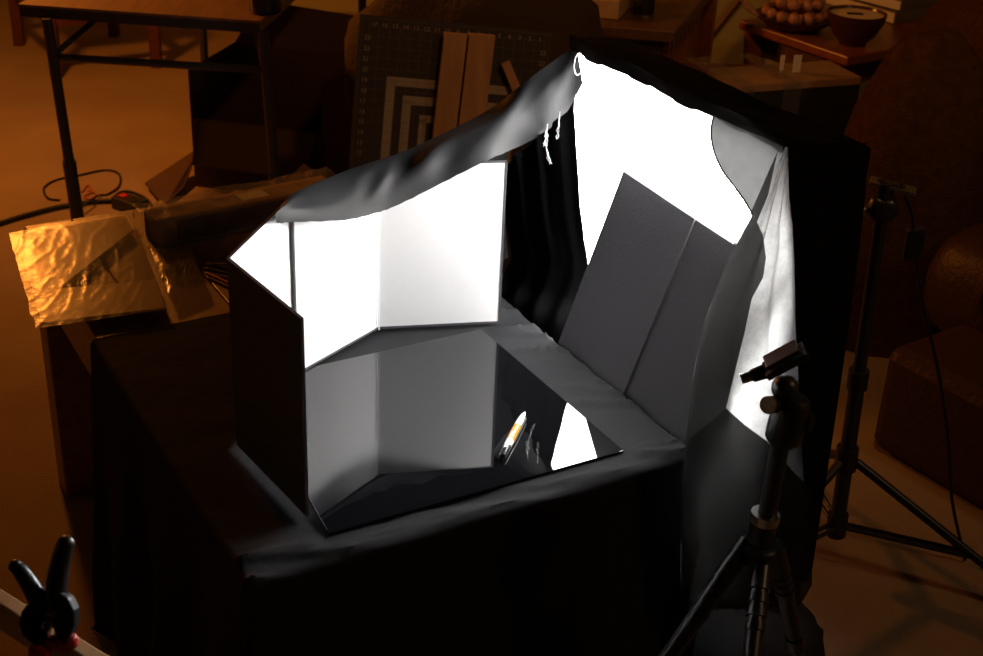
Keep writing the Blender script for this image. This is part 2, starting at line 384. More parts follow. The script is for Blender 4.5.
MB().tube([T(US + .06, .29, .83), T(US + .104, .29, .83)], .045, 16).build('lamp_head', 'blackplastic', sb, True)
MB().tube([T(US + .082, .29, .80), T(US + .082, .29, .02)], .016, 12).build('stand_pole', 'blackmetal', sb, True)
for k in range(3):
    a = k * 2.094 + 1.57
    MB().tube([T(US + .082, .29, .20), T(US + .082 + .14 * math.cos(a), .29 + .14 * math.sin(a), .012)], .010, 8).build('stand_leg', 'blackmetal', sb, True)

# black cloth over the top of the softbox, falling down its back and its far side
def topcloth(a, b):
    # a along v (near->far), b over the top from front lip to the back hang
    v = -.018 + .623 * a; w = .006 * fbm((a * 5, b * 4, 3))
    if b < .06: return T(US - .008 - .004 * math.sin(a * 17), v, Z1 - .004 + b / .06 * .019 + w * .4 - .004 * (math.sin(a * 31) > .3))
    if b < .55:
        k = (b - .06) / .49; sag = .012 * math.sin(k * math.pi) * math.sin(a * math.pi)
        return T(US - .008 + .125 * k, v, Z1 + .017 - sag * .4 - .02 * k + w)
    k = (b - .55) / .45
    return T(US + .117 + .02 * k + .012 * math.sin(a * 25) * k, v, Z1 - .003 - .745 * k + w)
o = MB().grid(topcloth, 48, 60).build('softbox_cloth', 'cloth_matte', smooth=True)
tag(o, 'black cloth laid over the top and back of the softbox', 'cloth')

# back curtain between the softbox and the white board
ce = [(573, 106), (575, 122), (577, 150), (580, 200), (584, 235), (588, 268), (580, 300), (566, 336)]
cpts = [onu(x, y, US - .045) for x, y in ce[:6]] + [onu(580, 300, US - .06), onu(567, 334, .742), T(.745, .400, .50)]
cs = spline(cpts, 6)
def curtain(a, b):
    p = cs[min(int(b * (len(cs) - 1)), len(cs) - 1)]
    far = Vector((p.x, p.y, p.z)) + V * (.14 + .11 * b) - U * (.05 * (1 - b) ** .7)
    q = p.lerp(far, a)
    q = q + U * (.007 * math.sin(a * 22 + b * 2) * min(1, a * 3)) + V * (.003 * fbm((b * 14, 0, 0)))
    return q - Z * (.15 * a * (1 - b))
o = MB().grid(curtain, 40, len(cs) - 1).build('curtain_cloth', 'cloth_matte', smooth=True)
tag(o, 'matte black cloth hanging behind the white board, half across the softbox', 'cloth')

# canopy cloth draped from the softbox corner over the tops of the white boards
def off2(a, b, d):
    A, B = Vector((*a, 0)), Vector((*b, 0)); n = Vector((-(B - A).y, (B - A).x, 0)).normalized(); A += n * d; B += n * d
    return (A.x, A.y), (B.x, B.y)
stn = [((277, 223), .912, (273, 222), .918), ((297, 222), .893, (290, 196), .922), ((345, 220), .872, (340, 173), .924), ((376, 213), .865, (378, 160), .926),
       ((400, 204), .869, (402, 152), .928), ((442, 183), .892, (442, 134), .936), ((488, 160), .917, (490, 109), .955),
       ((528, 142), -.580, (520, 86), -.606), ((560, 121), -.565, (545, 67), -.592), ((583, 84), -.540, (576, 46), -.572)]
cz = lambda p, z: onz(*p, z) if z > 0 else onv(*p, -z)
hemp = spline([cz(s[0], s[1]) for s in stn], 6); ridp = spline([cz(s[2], s[3]) for s in stn], 6)
NS = len(hemp) - 1
def canopy(a, b):
    i = min(int(round(a * NS)), NS); h, r = hemp[i], ridp[i]
    toward = (CAM - h).normalized()
    wr = .011 * fbm((a * 7 - b * 1.6, b * 2.2, 1), 1.0) + .010 * math.sin(a * 16 + b * 3.2 + 1.1 * math.sin(a * 7))
    if abs(a - .52) < .05: wr += .010 * (1 - abs(a - .52) / .05) * (1 - b)
    if b <= .5:
        k = b / .5; q = h.lerp(r, k) + (toward * .5 + Z * .35) * (math.sin(k * math.pi) * max(.009, .022 + wr))
        return q + Z * (.0006 * math.sin(a * 140) if k < .05 else 0)
    k = (b - .5) / .5; r = r - Z * .004 * min(1, k * 6)
    lo = Vector((r.x, r.y, .612)) + V * (.05 + .03 * math.sin(a * 20) + .08 * (1 - a) ** 2 + .09 * min(1, max(0, (a - .5) * 5))) + U * (-.02 * (1 - a) ** 2)
    t = Vector((r.x, r.y, r.z)).lerp(lo, k) + V * ((.03 + .06 * min(1, max(0, (a - .5) * 5))) * math.sin(k * math.pi)) + V * .012 * math.sin(a * 30) * k
    return t
cn = thing('canopy_cloth', Vector((*ridp[NS // 2].xy, .61)), 'grey-black cloth draped from the softbox corner across the white board tops', 'cloth')
MB().grid(lambda a, b: canopy(a, b * .5), NS, 14).build('drape', 'canopy', cn, smooth=True)
MB().grid(lambda a, b: canopy(.08 + .86 * a, .5 + b * .5), NS, 12).build('back_drop', 'cloth_matte', cn, smooth=True)
ec = hemp[-1].lerp(ridp[-1], .5)
ec = onv(578.5, 64, .528)
ring = [ec + (Z * math.cos(t) * .019 + U * math.sin(t) * .009) for t in [k * math.pi * 2 / 20 for k in range(21)]]
MB().tube(ring, .0009, 6).build('rolled_hem', 'thread', cn)
def thread(p0, p1, sw, n):
    for j in range(n):
        q = [p0.lerp(p1, k / 9) + U * (random.uniform(-1, 1) * sw * (k / 9 if k else 0)) + V * random.uniform(-.002, .002) for k in range(10)]
        MB().tube(spline(q, 3), .00055, 4).build('loose_thread', 'thread', cn)
hp = lambda x, y: onv(x, y, .535)
thread(hp(547, 124), hp(546, 146), .006, 4); thread(hp(545, 140), hp(550, 164), .004, 3); thread(hp(560, 112), hp(557, 139), .005, 3)

# sheer cloth hanging at the near side of the softbox
le = [(783, 146), (770, 175), (750, 215), (730, 248), (714, 290), (700, 330), (690, 385), (685, 440), (680, 500), (678, 550), (680, 600)]
re_ = [(790, 146), (792, 190), (794, 240), (797, 300), (800, 360), (803, 420), (806, 470), (808, 520), (804, 560), (798, 580), (792, 592)]
lp = spline([onv(x, y, -.030) for x, y in le], 5); rp = spline([onv(x - 5, y, -.030) for x, y in re_], 5)
NL = len(lp) - 1
def sheerf(a, b):
    j = min(int(round(b * NL)), NL); q = lp[j].lerp(rp[j], a)
    rip = .008 * math.sin(a * 9 + 1.2 * fbm((a * 2, b * 3, 1))) * min(1, b * 4) + .004 * fbm((a * 6, b * 8, 4))
    return q - V * (.004 + abs(rip))
sh = thing('sheer_cloth', T(.8, -.04, .3), 'sheer grey cloth glowing with softbox light, hanging past the table corner', 'cloth')
MB().grid(sheerf, 36, NL).build('back_layer', 'sheer', sh, smooth=True)
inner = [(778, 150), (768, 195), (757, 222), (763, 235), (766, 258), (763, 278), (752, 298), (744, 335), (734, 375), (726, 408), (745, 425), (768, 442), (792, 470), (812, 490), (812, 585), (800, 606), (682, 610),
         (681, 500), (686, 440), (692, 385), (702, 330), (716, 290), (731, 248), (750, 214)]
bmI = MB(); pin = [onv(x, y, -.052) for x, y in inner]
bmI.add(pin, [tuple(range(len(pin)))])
o = bmI.build('dark_overlay', 'shade', sh)  # added dark sheet in front, giving the sheer its crisp-edged darker area
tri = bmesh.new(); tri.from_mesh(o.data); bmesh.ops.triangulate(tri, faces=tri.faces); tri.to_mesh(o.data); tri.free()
M['shade2'] = sheer('lower_overlay_sheer', (.022, .022, .022), .02, .42)
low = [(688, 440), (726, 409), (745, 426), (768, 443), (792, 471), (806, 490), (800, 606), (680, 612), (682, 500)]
o = MB().add([onv(x, y, -.058) for x, y in low], [tuple(range(len(low)))]).build('lower_dark_overlay', 'shade2', sh)  # further sheet added to darken the lower part of the sheer
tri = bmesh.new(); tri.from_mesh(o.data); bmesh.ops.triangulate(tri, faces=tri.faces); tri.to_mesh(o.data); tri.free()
# opaque black side continuing to the right
def sidef(a, b):
    x0 = 783 + 8 * b; y = 140 + (592 - 140) * b
    x1 = 866 - 62 * max(0, b - .1) ** 1.15
    q0 = onv(x0, 143 + 400 * b if b < 1 else 590, -.022); q1 = onv(x1, 143 + 430 * b, -.022)
    q = q0.lerp(q1, a); return q + V * (-.003 + .003 * math.sin(a * 14 + b)) * b
o = MB().grid(sidef, 24, 40).build('side_cloth', 'cloth_matte', smooth=True)
tag(o, 'opaque black cloth hanging beside the sheer one at the softbox side', 'cloth')
# curved translucent flap in front of the bright face
fl = [(714, 116), (712, 126), (712, 140), (716, 156), (724, 172), (736, 188), (746, 202), (757, 222), (766, 214), (784, 188), (791, 162), (790, 150), (765, 138), (740, 128)]
fp = [onu(x, y, US - .022) for x, y in fl]
fo = thing('sheer_flap', fp[4], 'small dark sheer flap with curved hem over the softbox corner', 'cloth')
o = MB().add(fp, [tuple(range(len(fp)))]).build('flap', 'flap', fo)
tri = bmesh.new(); tri.from_mesh(o.data); bmesh.ops.triangulate(tri, faces=tri.faces); tri.to_mesh(o.data); tri.free()
MB().tube(spline([p - U * .001 for p in fp[:8]], 4), .0016, 6).build('hem', 'hem', fo)

# ------------------------------------------------------------------ plastic-wrapped card on the table
pz = ZT + .014
cb = thing('wrapped_card', T(.06, 1.03, ZT), 'flat buff card in crinkled clear plastic overhanging the table edge', 'package')
cp = [onz(x, y, pz) for x, y in ((42, 324), (17, 238), (44, 226), (124, 216), (133, 231), (58, 290), (155, 281), (165, 309))]
o = MB().prism(cp, (0, 0, .003)).build('card', 'card', cb)
tri = bmesh.new(); tri.from_mesh(o.data); bmesh.ops.triangulate(tri, faces=tri.faces); tri.to_mesh(o.data); tri.free()
pc = [onz(x, y, pz) for x, y in ((36, 332), (168, 313), (130, 214), (9, 236))]
def filmf(c, h, sd, amp):
    def f(a, b):
        p = c[0].lerp(c[1], a).lerp(c[3].lerp(c[2], a), b)
        e = min(a, 1 - a, b, 1 - b) * 8; e = min(1, e)
        n1 = noise.noise(Vector((a * 3 + sd, b * 2.2 + a * 2, sd))); n2 = max(0, 1 - abs(noise.noise(Vector((a * 6 - b * 5 + sd, b * 2 + a * 2.5, sd + 3)))) * 5) + .25 * noise.noise(Vector((a * 30, b * 30, sd)))
        return p + Z * (h * (.85 + .15 * e) + amp * (n1 + .5 * n2)) + U * .004 * noise.noise(Vector((b * 9, sd, 0)))
    return f
MB().grid(filmf(pc, .008, 1, .0011), 70, 70).build('film', 'film', cb, smooth=True)
# long wrapped carton at the far end
lc = thing('wrapped_carton', T(.45, 1.27, ZT), 'long slim carton in clear plastic on the far end of the wooden table', 'package')
ca, cbb = onz(157, 222, .655), onz(338, 186, .655); a_, s_, u_ = facet(ca, cbb)
ca.z = cbb.z = ZT + .030
mid = (ca + cbb) / 2 + s_ * .035; Lc = (cbb - ca).length / 2
MB().box(mid, a_, s_, Z, Lc, .035, .028).build('carton', 'carton', lc, bevel=.002)
MB().box(mid - s_ * .0355, a_, s_, Z, Lc * .8, .0006, .022).build('side_print', 'carton_dark', lc)
MB().box(mid + Z * .0285 - a_ * Lc * -.1, a_, s_, Z, .03, .018, .0008).build('tag', 'paper', lc)
def wrapf(a, b):
    t = b * 2 * math.pi; r = 1 + .10 * fbm((a * 14, b * 5, 0)) + .05 * fbm((a * 40, b * 14, 2))
    cx, cy = math.cos(t), math.sin(t); k = 1 / max(abs(cx) / .048, abs(cy) / .037) ** 1
    return mid + a_ * ((a - .5) * 2 * (Lc + .018)) + s_ * (cx * k * r) + Z * max(cy * k * r, -.029)
MB().grid(wrapf, 60, 28).build('film', 'film', lc, smooth=True)

p2 = [onz(x, y, pz) for x, y in ((170, 300), (204, 286), (190, 250), (150, 252))]
p2 = [p - s_ * max(0, (p - ca).dot(s_) + .030) for p in p2]
bag = MB().grid(filmf(p2, .010, 9, .0007), 50, 50).build('plastic_bag', 'film', smooth=True)
tag(bag, 'empty clear plastic bag on the wooden table beside the wrapped card', 'bag')
# pencils beside the cloth
for k, (x0, y0, x1, y1) in enumerate(((204, 264, 226, 265), (202, 268, 224, 273), (203, 272, 221, 280), (206, 262, 228, 269))):
    a, b = onz(x0, y0, ZT + .006), onz(x1, y1, ZT + .006)
    a, b = b, a; d = (b - a).normalized(); a = b - d * .13
    t = thing('pencil', a, ['yellow-lit pencil lying flattest among the pencils on the table', 'dark pencil between two others on the wooden table',
                           'orange pencil pointing most towards the black cloth edge', 'dark pencil lying behind the other pencils'][k], 'pencil', 'pencils on the wooden table')
    MB().tube([a, b - d * .012], .0035, 6).build('shaft', ['palewood', 'blackplastic', 'orange', 'blackplastic'][k], t)
    MB().tube([b - d * .012, b], [.0035, .0006], 6).build('tip', 'palewood', t)

# ------------------------------------------------------------------ folding table behind
fA, fB = onz(18, 4, .72), onz(260, 21, .72); a_, s_, u_ = facet(fA, fB)
ft = thing('folding_table', Vector((fA.x, fA.y, 0)), 'black-legged folding table with brown top above the carpet', 'table')
cen = (fA + fB) / 2 + s_ * .75; hw = (fB - fA).length / 2
MB().box(cen - Z * .004, a_, s_, Z, hw, .75, .004).build('tabletop', 'darkwood', ft)
MB().box(cen - Z * .022, a_, s_, Z, hw - .002, .748, .0135).build('edge_frame', 'blackmetal', ft)
def leg_foot(px, py): q = onz(px, py, .69); return q
l1, l2 = onz(44, 20, .69) + s_ * .02, onz(261, 33, .69) + s_ * .02
for l in (l1, l2):
    MB().tube([l, Vector((l.x + .02, l.y, .25))], .0155, 12).build('leg', 'blackmetal', ft, True)
    MB().tube([Vector((l.x + .019, l.y, .27)), Vector((l.x + .03, l.y, 0.0))], .020, 12).build('leg_sleeve', 'blackmetal', ft, True)
k = .16
MB().tube([l1.lerp(Vector((l1.x, l1.y, 0)), k), l2.lerp(Vector((l2.x, l2.y, 0)), k)], .011, 10).build('crossbar', 'blackmetal', ft, True)
for l in (l1, l2):
    MB().tube([l.lerp(Vector((l.x, l.y, 0)), k), l + s_ * .28 + Z * .0 + (l2 - l1) * (.18 if l is l1 else -.18)], .009, 8).build('brace', 'blackmetal', ft, True)
    q = l + s_ * 1.35
    MB().tube([q, Vector((q.x, q.y, 0))], .0155, 12).build('leg', 'blackmetal', ft, True)
jp = onz(266, 12, .72)
j = thing('jar', jp, 'dark blue glazed jar standing on the folding table', 'jar')
MB().lathe(jp, [(.040, 0), (.046, .006), (.046, .07), (.036, .088)], n=20).build('body', 'jar', j, True)
MB().lathe(jp + Z * .088, [(.038, 0), (.038, .02)], n=20).build('lid', 'blackplastic', j, True)

# reddish stool under the folding table
stl = thing('wooden_stool', Vector((-1.9, 5.6, 0)), 'reddish wooden stool standing beyond the folding table', 'stool')
feet = [onz(20, 45, 0), onz(57, 78, 0), onz(157, 67, 0)]; feet.append(feet[0] + feet[2] - feet[1])
for f in feet: MB().box(f + Z * .21, (1, 0, 0), (0, 1, 0), Z, .022, .022, .21).build('leg', 'stoolwood', stl, bevel=.003)
for i, jx in ((0, 1), (1, 2), (2, 3), (3, 0)):
    a, b = feet[i] + Z * .24, feet[jx] + Z * .24; d, s2, u2 = facet(a, b)
    MB().box((a + b) / 2, d, s2, u2, (b - a).length / 2, .012, .025).build('rail', 'stoolwood', stl)
MB().prism([f + Z * .42 for f in feet], (0, 0, .03)).build('seat', 'stoolwood', stl)

# ------------------------------------------------------------------ cardboard box and offcuts
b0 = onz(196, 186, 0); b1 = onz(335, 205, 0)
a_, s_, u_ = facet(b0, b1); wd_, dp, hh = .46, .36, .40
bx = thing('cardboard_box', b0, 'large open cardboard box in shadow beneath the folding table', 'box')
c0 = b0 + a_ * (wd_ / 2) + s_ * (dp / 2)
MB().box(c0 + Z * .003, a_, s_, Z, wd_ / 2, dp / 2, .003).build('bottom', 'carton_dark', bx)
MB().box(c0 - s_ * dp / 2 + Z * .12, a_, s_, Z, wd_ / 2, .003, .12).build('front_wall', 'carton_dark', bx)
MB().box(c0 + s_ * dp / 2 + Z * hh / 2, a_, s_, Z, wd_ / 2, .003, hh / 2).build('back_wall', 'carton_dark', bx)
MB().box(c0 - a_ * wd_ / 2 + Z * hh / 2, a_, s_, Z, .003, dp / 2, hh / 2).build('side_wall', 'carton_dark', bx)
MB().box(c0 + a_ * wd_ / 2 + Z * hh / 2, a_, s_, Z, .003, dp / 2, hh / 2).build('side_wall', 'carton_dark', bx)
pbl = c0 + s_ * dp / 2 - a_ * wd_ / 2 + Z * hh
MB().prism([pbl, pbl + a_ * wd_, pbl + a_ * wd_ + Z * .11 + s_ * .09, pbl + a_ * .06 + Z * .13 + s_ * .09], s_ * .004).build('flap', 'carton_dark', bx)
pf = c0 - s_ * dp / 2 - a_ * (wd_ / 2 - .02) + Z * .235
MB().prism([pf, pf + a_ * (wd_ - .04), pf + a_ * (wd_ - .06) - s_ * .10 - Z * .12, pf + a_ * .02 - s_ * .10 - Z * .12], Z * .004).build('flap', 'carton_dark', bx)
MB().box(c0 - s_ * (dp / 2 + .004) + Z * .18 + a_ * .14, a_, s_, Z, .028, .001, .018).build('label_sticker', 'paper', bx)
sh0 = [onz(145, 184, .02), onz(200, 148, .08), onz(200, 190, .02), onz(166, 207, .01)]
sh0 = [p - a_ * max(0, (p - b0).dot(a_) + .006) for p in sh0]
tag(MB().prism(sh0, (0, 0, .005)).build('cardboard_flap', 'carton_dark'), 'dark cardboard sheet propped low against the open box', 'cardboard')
q0 = onplane(270, 180, b0 - s_ * .17, s_); q1 = onplane(303, 144, b0 - s_ * .145, s_)
d, s2, u2 = facet(q0, q1)
fbk = MB().box((q0 + q1) / 2, d, s2, u2, (q1 - q0).length / 2 + .02, .022, .02)
lift = min(v.z for v in fbk.v)
for v in fbk.v: v.z -= lift - .001
tag(fbk.build('foam_block', 'card', bevel=.002), 'pale block lying tilted in front of the dark cardboard box', 'block')
sc0 = onplane(240, 187, b0 - s_ * .20, s_); sc0.z = .040
tag(MB().box(sc0, a_, s_, Z, .035, .035, .039).build('small_carton', 'card', bevel=.002), 'small pale carton beside the tilted block', 'box')

# ------------------------------------------------------------------ cables and power strip on the carpet
def cable(pts, r, m, label, z=None):
    q = spline([onz(p[0], p[1], p[2] if len(p) > 2 else r + .001) for p in pts], 8)
    return tag(MB().tube(q, r, 8).build('cable', m, smooth=True), label, 'cable')
cable([(-25, 232), (0, 223), (30, 214), (63, 206), (100, 201), (126, 201)], .008, 'cable', 'thick black cable running over the carpet to the power strip')
cable([(60, 200), (48, 198), (44, 188), (56, 180), (80, 175), (105, 170), (119, 174), (119, 186), (108, 194), (100, 195, .006), (94, 198, .022), (86, 204, .0245), (81, 209, .018), (80, 215)], .0035, 'cable', 'thin dark cable looped on the carpet round the table leg')
cable([(82, 192), (88, 185), (92, 192), (84, 196), (90, 199), (96, 194), (88, 190)], .003, 'copper', 'small tangle of reddish wire on the carpet')
cable([(114, 197), (120, 192.5), (130, 191.5), (145, 198), (152, 207), (150, 216)], .0045, 'cable', 'black lead arching behind the power strip')
p0 = onz(118, 200, .02); p1 = onz(142, 208, .02); d, s2, u2 = facet(p0, p1)
ps = thing('power_strip', Vector((p0.x, p0.y, 0)), 'dark power strip with a red switch on the carpet', 'power strip')
mid2 = (p0 + p1) / 2
MB().box(mid2, d, s2, Z, .055, .03, .02).build('body', 'blackplastic', ps, bevel=.004)
MB().box(mid2 - d * .028 + Z * .021, d, s2, Z, .014, .012, .004).build('switch', 'red', ps, bevel=.002)
MB().lathe(mid2 + d * .022 + Z * .0185, [(.017, 0), (.017, .004), (.013, .004), (.012, .001)], n=16).build('socket', 'blackmetal', ps)

# ------------------------------------------------------------------ cutting mat with nested squares, two planks leaning on it
mb0 = onz(338, 215, 0); mdir = Vector((.985, .17, 0)).normalized(); mback = Vector((-.17, .985, 0)).normalized()
MATY = 3.55
def onmat(px, py): return onplane(px, py, Vector((-.4, MATY, .3)), mn)
mn = (mback * 1.0 + Z * -.0).normalized(); mtilt = .16
mn = Vector((mback.x * math.cos(mtilt), mback.y * math.cos(mtilt), math.sin(mtilt) * -1.0)); mn = Vector((mn.x, mn.y, -mn.z)); 
# the mat leans back: its up direction gains mback
mup = (Z * math.cos(mtilt) + mback * math.sin(mtilt)).normalized(); mn = mdir.cross(mup).normalized()
tl, tr = onmat(360, 14), onmat(553, 32)
mdir = (tr - tl).normalized(); mn = mdir.cross(mup).normalized(); mup = mn.cross(mdir).normalized() * (1 if mn.cross(mdir).z > 0 else -1)
MW = (tr - tl).length
MH = tl.z / mup.z
if mn.y > 0: mn = -mn
cm = thing('cutting_mat', tl - mup * MH, 'dark cutting mat with ruled grid and pale nested squares, leaning upright', 'cutting mat')
ctr = tl + mdir * MW / 2 - mup * MH / 2
MB().box(ctr, mdir, mup, mn, MW / 2, MH / 2, .0015).build('mat', 'matbase', cm)
def mp_(x, y): return tl + mdir * x - mup * y + mn * .0022
def strip(mbb, x0, y0, x1, y1, w):
    a, b = mp_(x0, y0), mp_(x1, y1); d = (b - a).normalized(); s2 = d.cross(mn) * w / 2
    mbb.add([a - s2, a + s2, b + s2, b - s2], [(0, 1, 2, 3)])
inch = MW / 18.6; gx0 = inch * .9
g = MB()
for i in range(18): strip(g, gx0 + i * inch, gx0, gx0 + i * inch, MH - inch, .0011)
for i in range(int(MH / inch) - 1): strip(g, gx0, gx0 + i * inch, MW - inch * .6, gx0 + i * inch, .0011)
for k in range(3): strip(g, gx0 + inch * 3 + k * inch * 4, gx0, gx0 + inch * (8 + k * 4), gx0 + inch * 9, .0009)
o = g.build('grid_lines', 'matfine', cm)
g = MB(); strip(g, inch * .25, inch * .25, MW - inch * .25, inch * .25, .0014); strip(g, inch * .25, inch * .25, inch * .25, MH - .02, .0014); strip(g, MW - inch * .25, inch * .25, MW - inch * .25, MH - .02, .0014)
for i in range(73): strip(g, gx0 + i * inch / 4, inch * .25, gx0 + i * inch / 4, inch * (.40 if i % 4 else .5), .0010)
g.build('ruler_edge', 'matfine', cm)
def number(txt, x, y):
    cu = bpy.data.curves.new('n', 'FONT'); cu.body = txt; cu.size = inch * .62; cu.align_x = 'CENTER'; cu.align_y = 'CENTER'
    t = bpy.data.objects.new('n', cu); me = bpy.data.meshes.new_from_object(t); bpy.data.objects.remove(t)
    me.materials.append(M['matprint']); o = bpy.data.objects.new('numeral', me); COL.objects.link(o)
    R = Matrix((mdir, mup, mn)).transposed().to_4x4(); o.matrix_world = Matrix.Translation(mp_(x, y)) @ R
    o.parent = cm; o.matrix_parent_inverse = cm.matrix_basis.inverted()
bpy.context.view_layer.update()
for i in range(17): number(str(17 - i), gx0 + inch * (i + .5), gx0 - inch * .05)
for i in range(12): number(str(23 - i), gx0 - inch * .05, gx0 + inch * (i + 1.2)); number(str(23 - i), MW - inch * .75, gx0 + inch * (i + 1.2))
def lpts(px, py): q = onplane(px, py, tl, mn); r = q - tl; return r.dot(mdir), -r.dot(mup)
x0, y0 = lpts(391, 81)
for k, (ins, w) in enumerate(((0, .024), (.048, .024), (.096, .020))):
    S = .34 - 2 * ins; g = MB()
    strip(g, x0 + ins - w / 2, y0 + ins, x0 + ins + S + w / 2, y0 + ins, w); strip(g, x0 + ins, y0 + ins, x0 + ins, y0 + ins + S, w)
    strip(g, x0 + ins + S, y0 + ins, x0 + ins + S, y0 + ins + S, w); strip(g, x0 + ins - w / 2, y0 + ins + S, x0 + ins + S + w / 2, y0 + ins + S, w)
    g.build('printed_square', 'matprint', cm)
for k, (xa, xb, lab) in enumerate(((444, 467, 'wooden plank leaning on the cutting mat next to the nested squares'), (469, 495, 'wooden plank with an orange edge, leaning on the mat beside another plank'))):
    pa, pb = onplane(xa, 32 + k, tl + mn * .03, mn), onplane(xb, 34 + k, tl + mn * .03, mn)
    dd = (pb - pa).normalized(); down = (-mup + mdir * -.02).normalized(); Lk = pa.z / -down.z - .001
    tag(MB().box((pa + pb) / 2 + down * Lk / 2, dd, down, dd.cross(down), (pb - pa).length / 2, Lk / 2, .011).build('wood_plank', 'plank', bevel=.002), lab, 'plank')
# dark knitted thing slumped behind the mat, holding it up
kn = MB().sphere(tl + mdir * .34 - Z * .16 + mback * .22, .36, .17, .31, 28, wob=.25, seed=4)
for v in kn.v: v.z = max(v.z, .1615)
o = kn.build('knit_bundle', 'knit', smooth=True); tag(o, 'dark brown knitted bundle behind the cutting mat', 'textile')
kb = MB().box(tl + mdir * .25 + mback * .22 + Z * (.08 - tl.z), mdir, mback, Z, .33, .15, .08)
tag(kb.build('storage_crate', 'darkwood', bevel=.01), 'dark wooden crate under the knitted bundle', 'crate')
s0, s1 = onplane(516, 88, tl + mn * .02, mn), onplane(505, 62, tl + mn * .02, mn)
down = (s0 - s1).normalized(); Lk = s1.z / -down.z
tag(MB().box(s1 + down * Lk / 2, down, down.cross(mn), mn, Lk / 2, .012, .008).build('wood_offcut', 'plank'), 'narrow wooden offcut leaning on the right of the mat', 'offcut')

# ------------------------------------------------------------------ chest with slatted side, jar, stick, tray, carton
zc = .62
k0, k1 = onz(612, 26, zc), onz(676, 31, zc); a_, s_, u_ = facet(k0, k1)
k0 = k0 - a_ * .12
ch = thing('slatted_chest', Vector((k0.x, k0.y, 0)), 'dark wooden chest with slatted side and thick worn top', 'chest')
w = (k1 - k0).length; dpt = .75
dv = (onz(703, 0, zc) - k1); dv = dv.normalized(); s_ = dv
mid = (k0 + k1) / 2
MB().prism([k0, k1, k1 + dv * dpt, k0 + dv * dpt], (0, 0, -.04)).build('top', 'darkwood', ch, bevel=.006)
i0, i1 = k0 + a_ * .03 + dv * .03, k1 - a_ * .05 + dv * .05
MB().prism([Vector((p.x, p.y, 0)) for p in (i0, i1, i1 + dv * (dpt - .1), i0 + dv * (dpt - .1))], (0, 0, zc - .04)).build('body', 'darkwood', ch)
for i in range(9):
    p = i1 + dv * (.03 + .07 * i) + a_ * .012; p.z = (zc - .04) / 2
    MB().box(p, a_, dv, Z, .010, .018, (zc - .05) / 2).build('slat', 'redwood', ch)
MB().box(Vector((*(i1 + dv * (dpt - .06) + a_ * .02).xy, (zc - .04) / 2)), a_, dv, Z, .03, .03, (zc - .04) / 2).build('post', 'redwood', ch)
jp = onz(643, 15, zc)
j = thing('bottle', jp, 'black bottle standing on the slatted chest', 'bottle')
MB().lathe(jp, [(.032, 0), (.035, .004), (.035, .10), (.020, .13), (.013, .15), (.013, .19)], n=20).build('body', 'blackplastic', j, True)
MB().lathe(jp + Z * .0005, [(.037, .0), (.037, .006), (.035, .006)], n=20).build('base_ring', 'steel', j, True)
w0 = onz(618, 20, zc + .001)
wb = MB().prism([w0 - a_ * .10, w0, w0 + dv * .25, w0 - a_ * .10 + dv * .25], (0, 0, .06)).build('pale_wood_block', 'palewood', bevel=.003)
tag(wb, 'pale wooden block lying on the slatted chest by the bottle', 'block')
s0, s1 = ony(704, 45, WB - .14), ony(732, 10, WB - .02)
s0 = ony(704, 45, WB - .045); s1 = ony(732, 10, WB - .045); dd = (s1 - s0).normalized(); s0 = s0 - dd * ((s0.z - .015) / dd.z); s1 = s1 + dd * .15
tag(MB().tube([s0, s1], .014, 8).build('wooden_stick', 'darkwood', smooth=True), 'dark stick leaning against the yellow wall', 'stick')

t0, t1 = onz(640, 60, .53), onz(782, 66, .53)
tr_ = thing('maroon_carton', Vector((t0.x, t0.y, 0)), 'flat-sided maroon carton behind the softbox', 'carton')
a_, s_, u_ = facet(t0, t1); lt = (t1 - t0).length
MB().box((t0 + t1) / 2 - Z * .265, a_, s_, Z, lt / 2, .004, .265).build('wall', 'redtray', tr_)
MB().box((t0 + t1) / 2 - Z * .275 - s_ * .11, a_, s_, Z, lt / 2, .004, .255).build('wall', 'redtray', tr_)
for e in (-1, 1): MB().box((t0 + t1) / 2 - Z * .27 - s_ * .055 + a_ * e * lt / 2, a_, s_, Z, .004, .055, .26).build('wall', 'redtray', tr_)
MB().box((t0 + t1) / 2 - Z * .525 - s_ * .055, a_, s_, Z, lt / 2, .055, .004).build('bottom', 'redtray', tr_)

zk = .64
k0, k1 = onz(738, 86, zk), onz(862, 77, zk); a_, s_, u_ = facet(k0, k1); wk = (k1 - k0).length
kc = thing('tall_carton', Vector((k0.x, k0.y, 0)), 'cardboard carton with strips of clear plastic on its top edge', 'carton')
bk = .085
MB().box((k0 + k1) / 2 + s_ * bk - Z * zk / 2, a_, s_, Z, wk / 2, bk, zk / 2).build('body', 'carton', kc, bevel=.003)
MB().box((k0 + k1) / 2 - s_ * .001 - Z * (zk / 2 + .01), a_, s_, Z, wk / 2 - .004, .002, zk / 2 - .01).build('front_sheet', 'blackfab', kc)  # near-black sheet over almost the whole front face
for fx, wl in ((.02, .05), (.43, .035)):
    c = k0 + a_ * (wk * fx)
    def wf(a, b, c=c, wl=wl):
        q = c + a_ * ((a - .5) * wl * 1.6)
        if b < .5: p = q + s_ * (.26 * (1 - b * 2)) + Z * .006
        else: p = q - s_ * .006 - Z * (.20 * (b - .5) * 2)
        return p + Z * .005 * fbm((a * 4, b * 12, fx)) - s_ * .005 * abs(fbm((a * 5, b * 9, fx + 2)))
    MB().grid(wf, 10, 30).build('plastic_strip', 'film', kc, smooth=True)
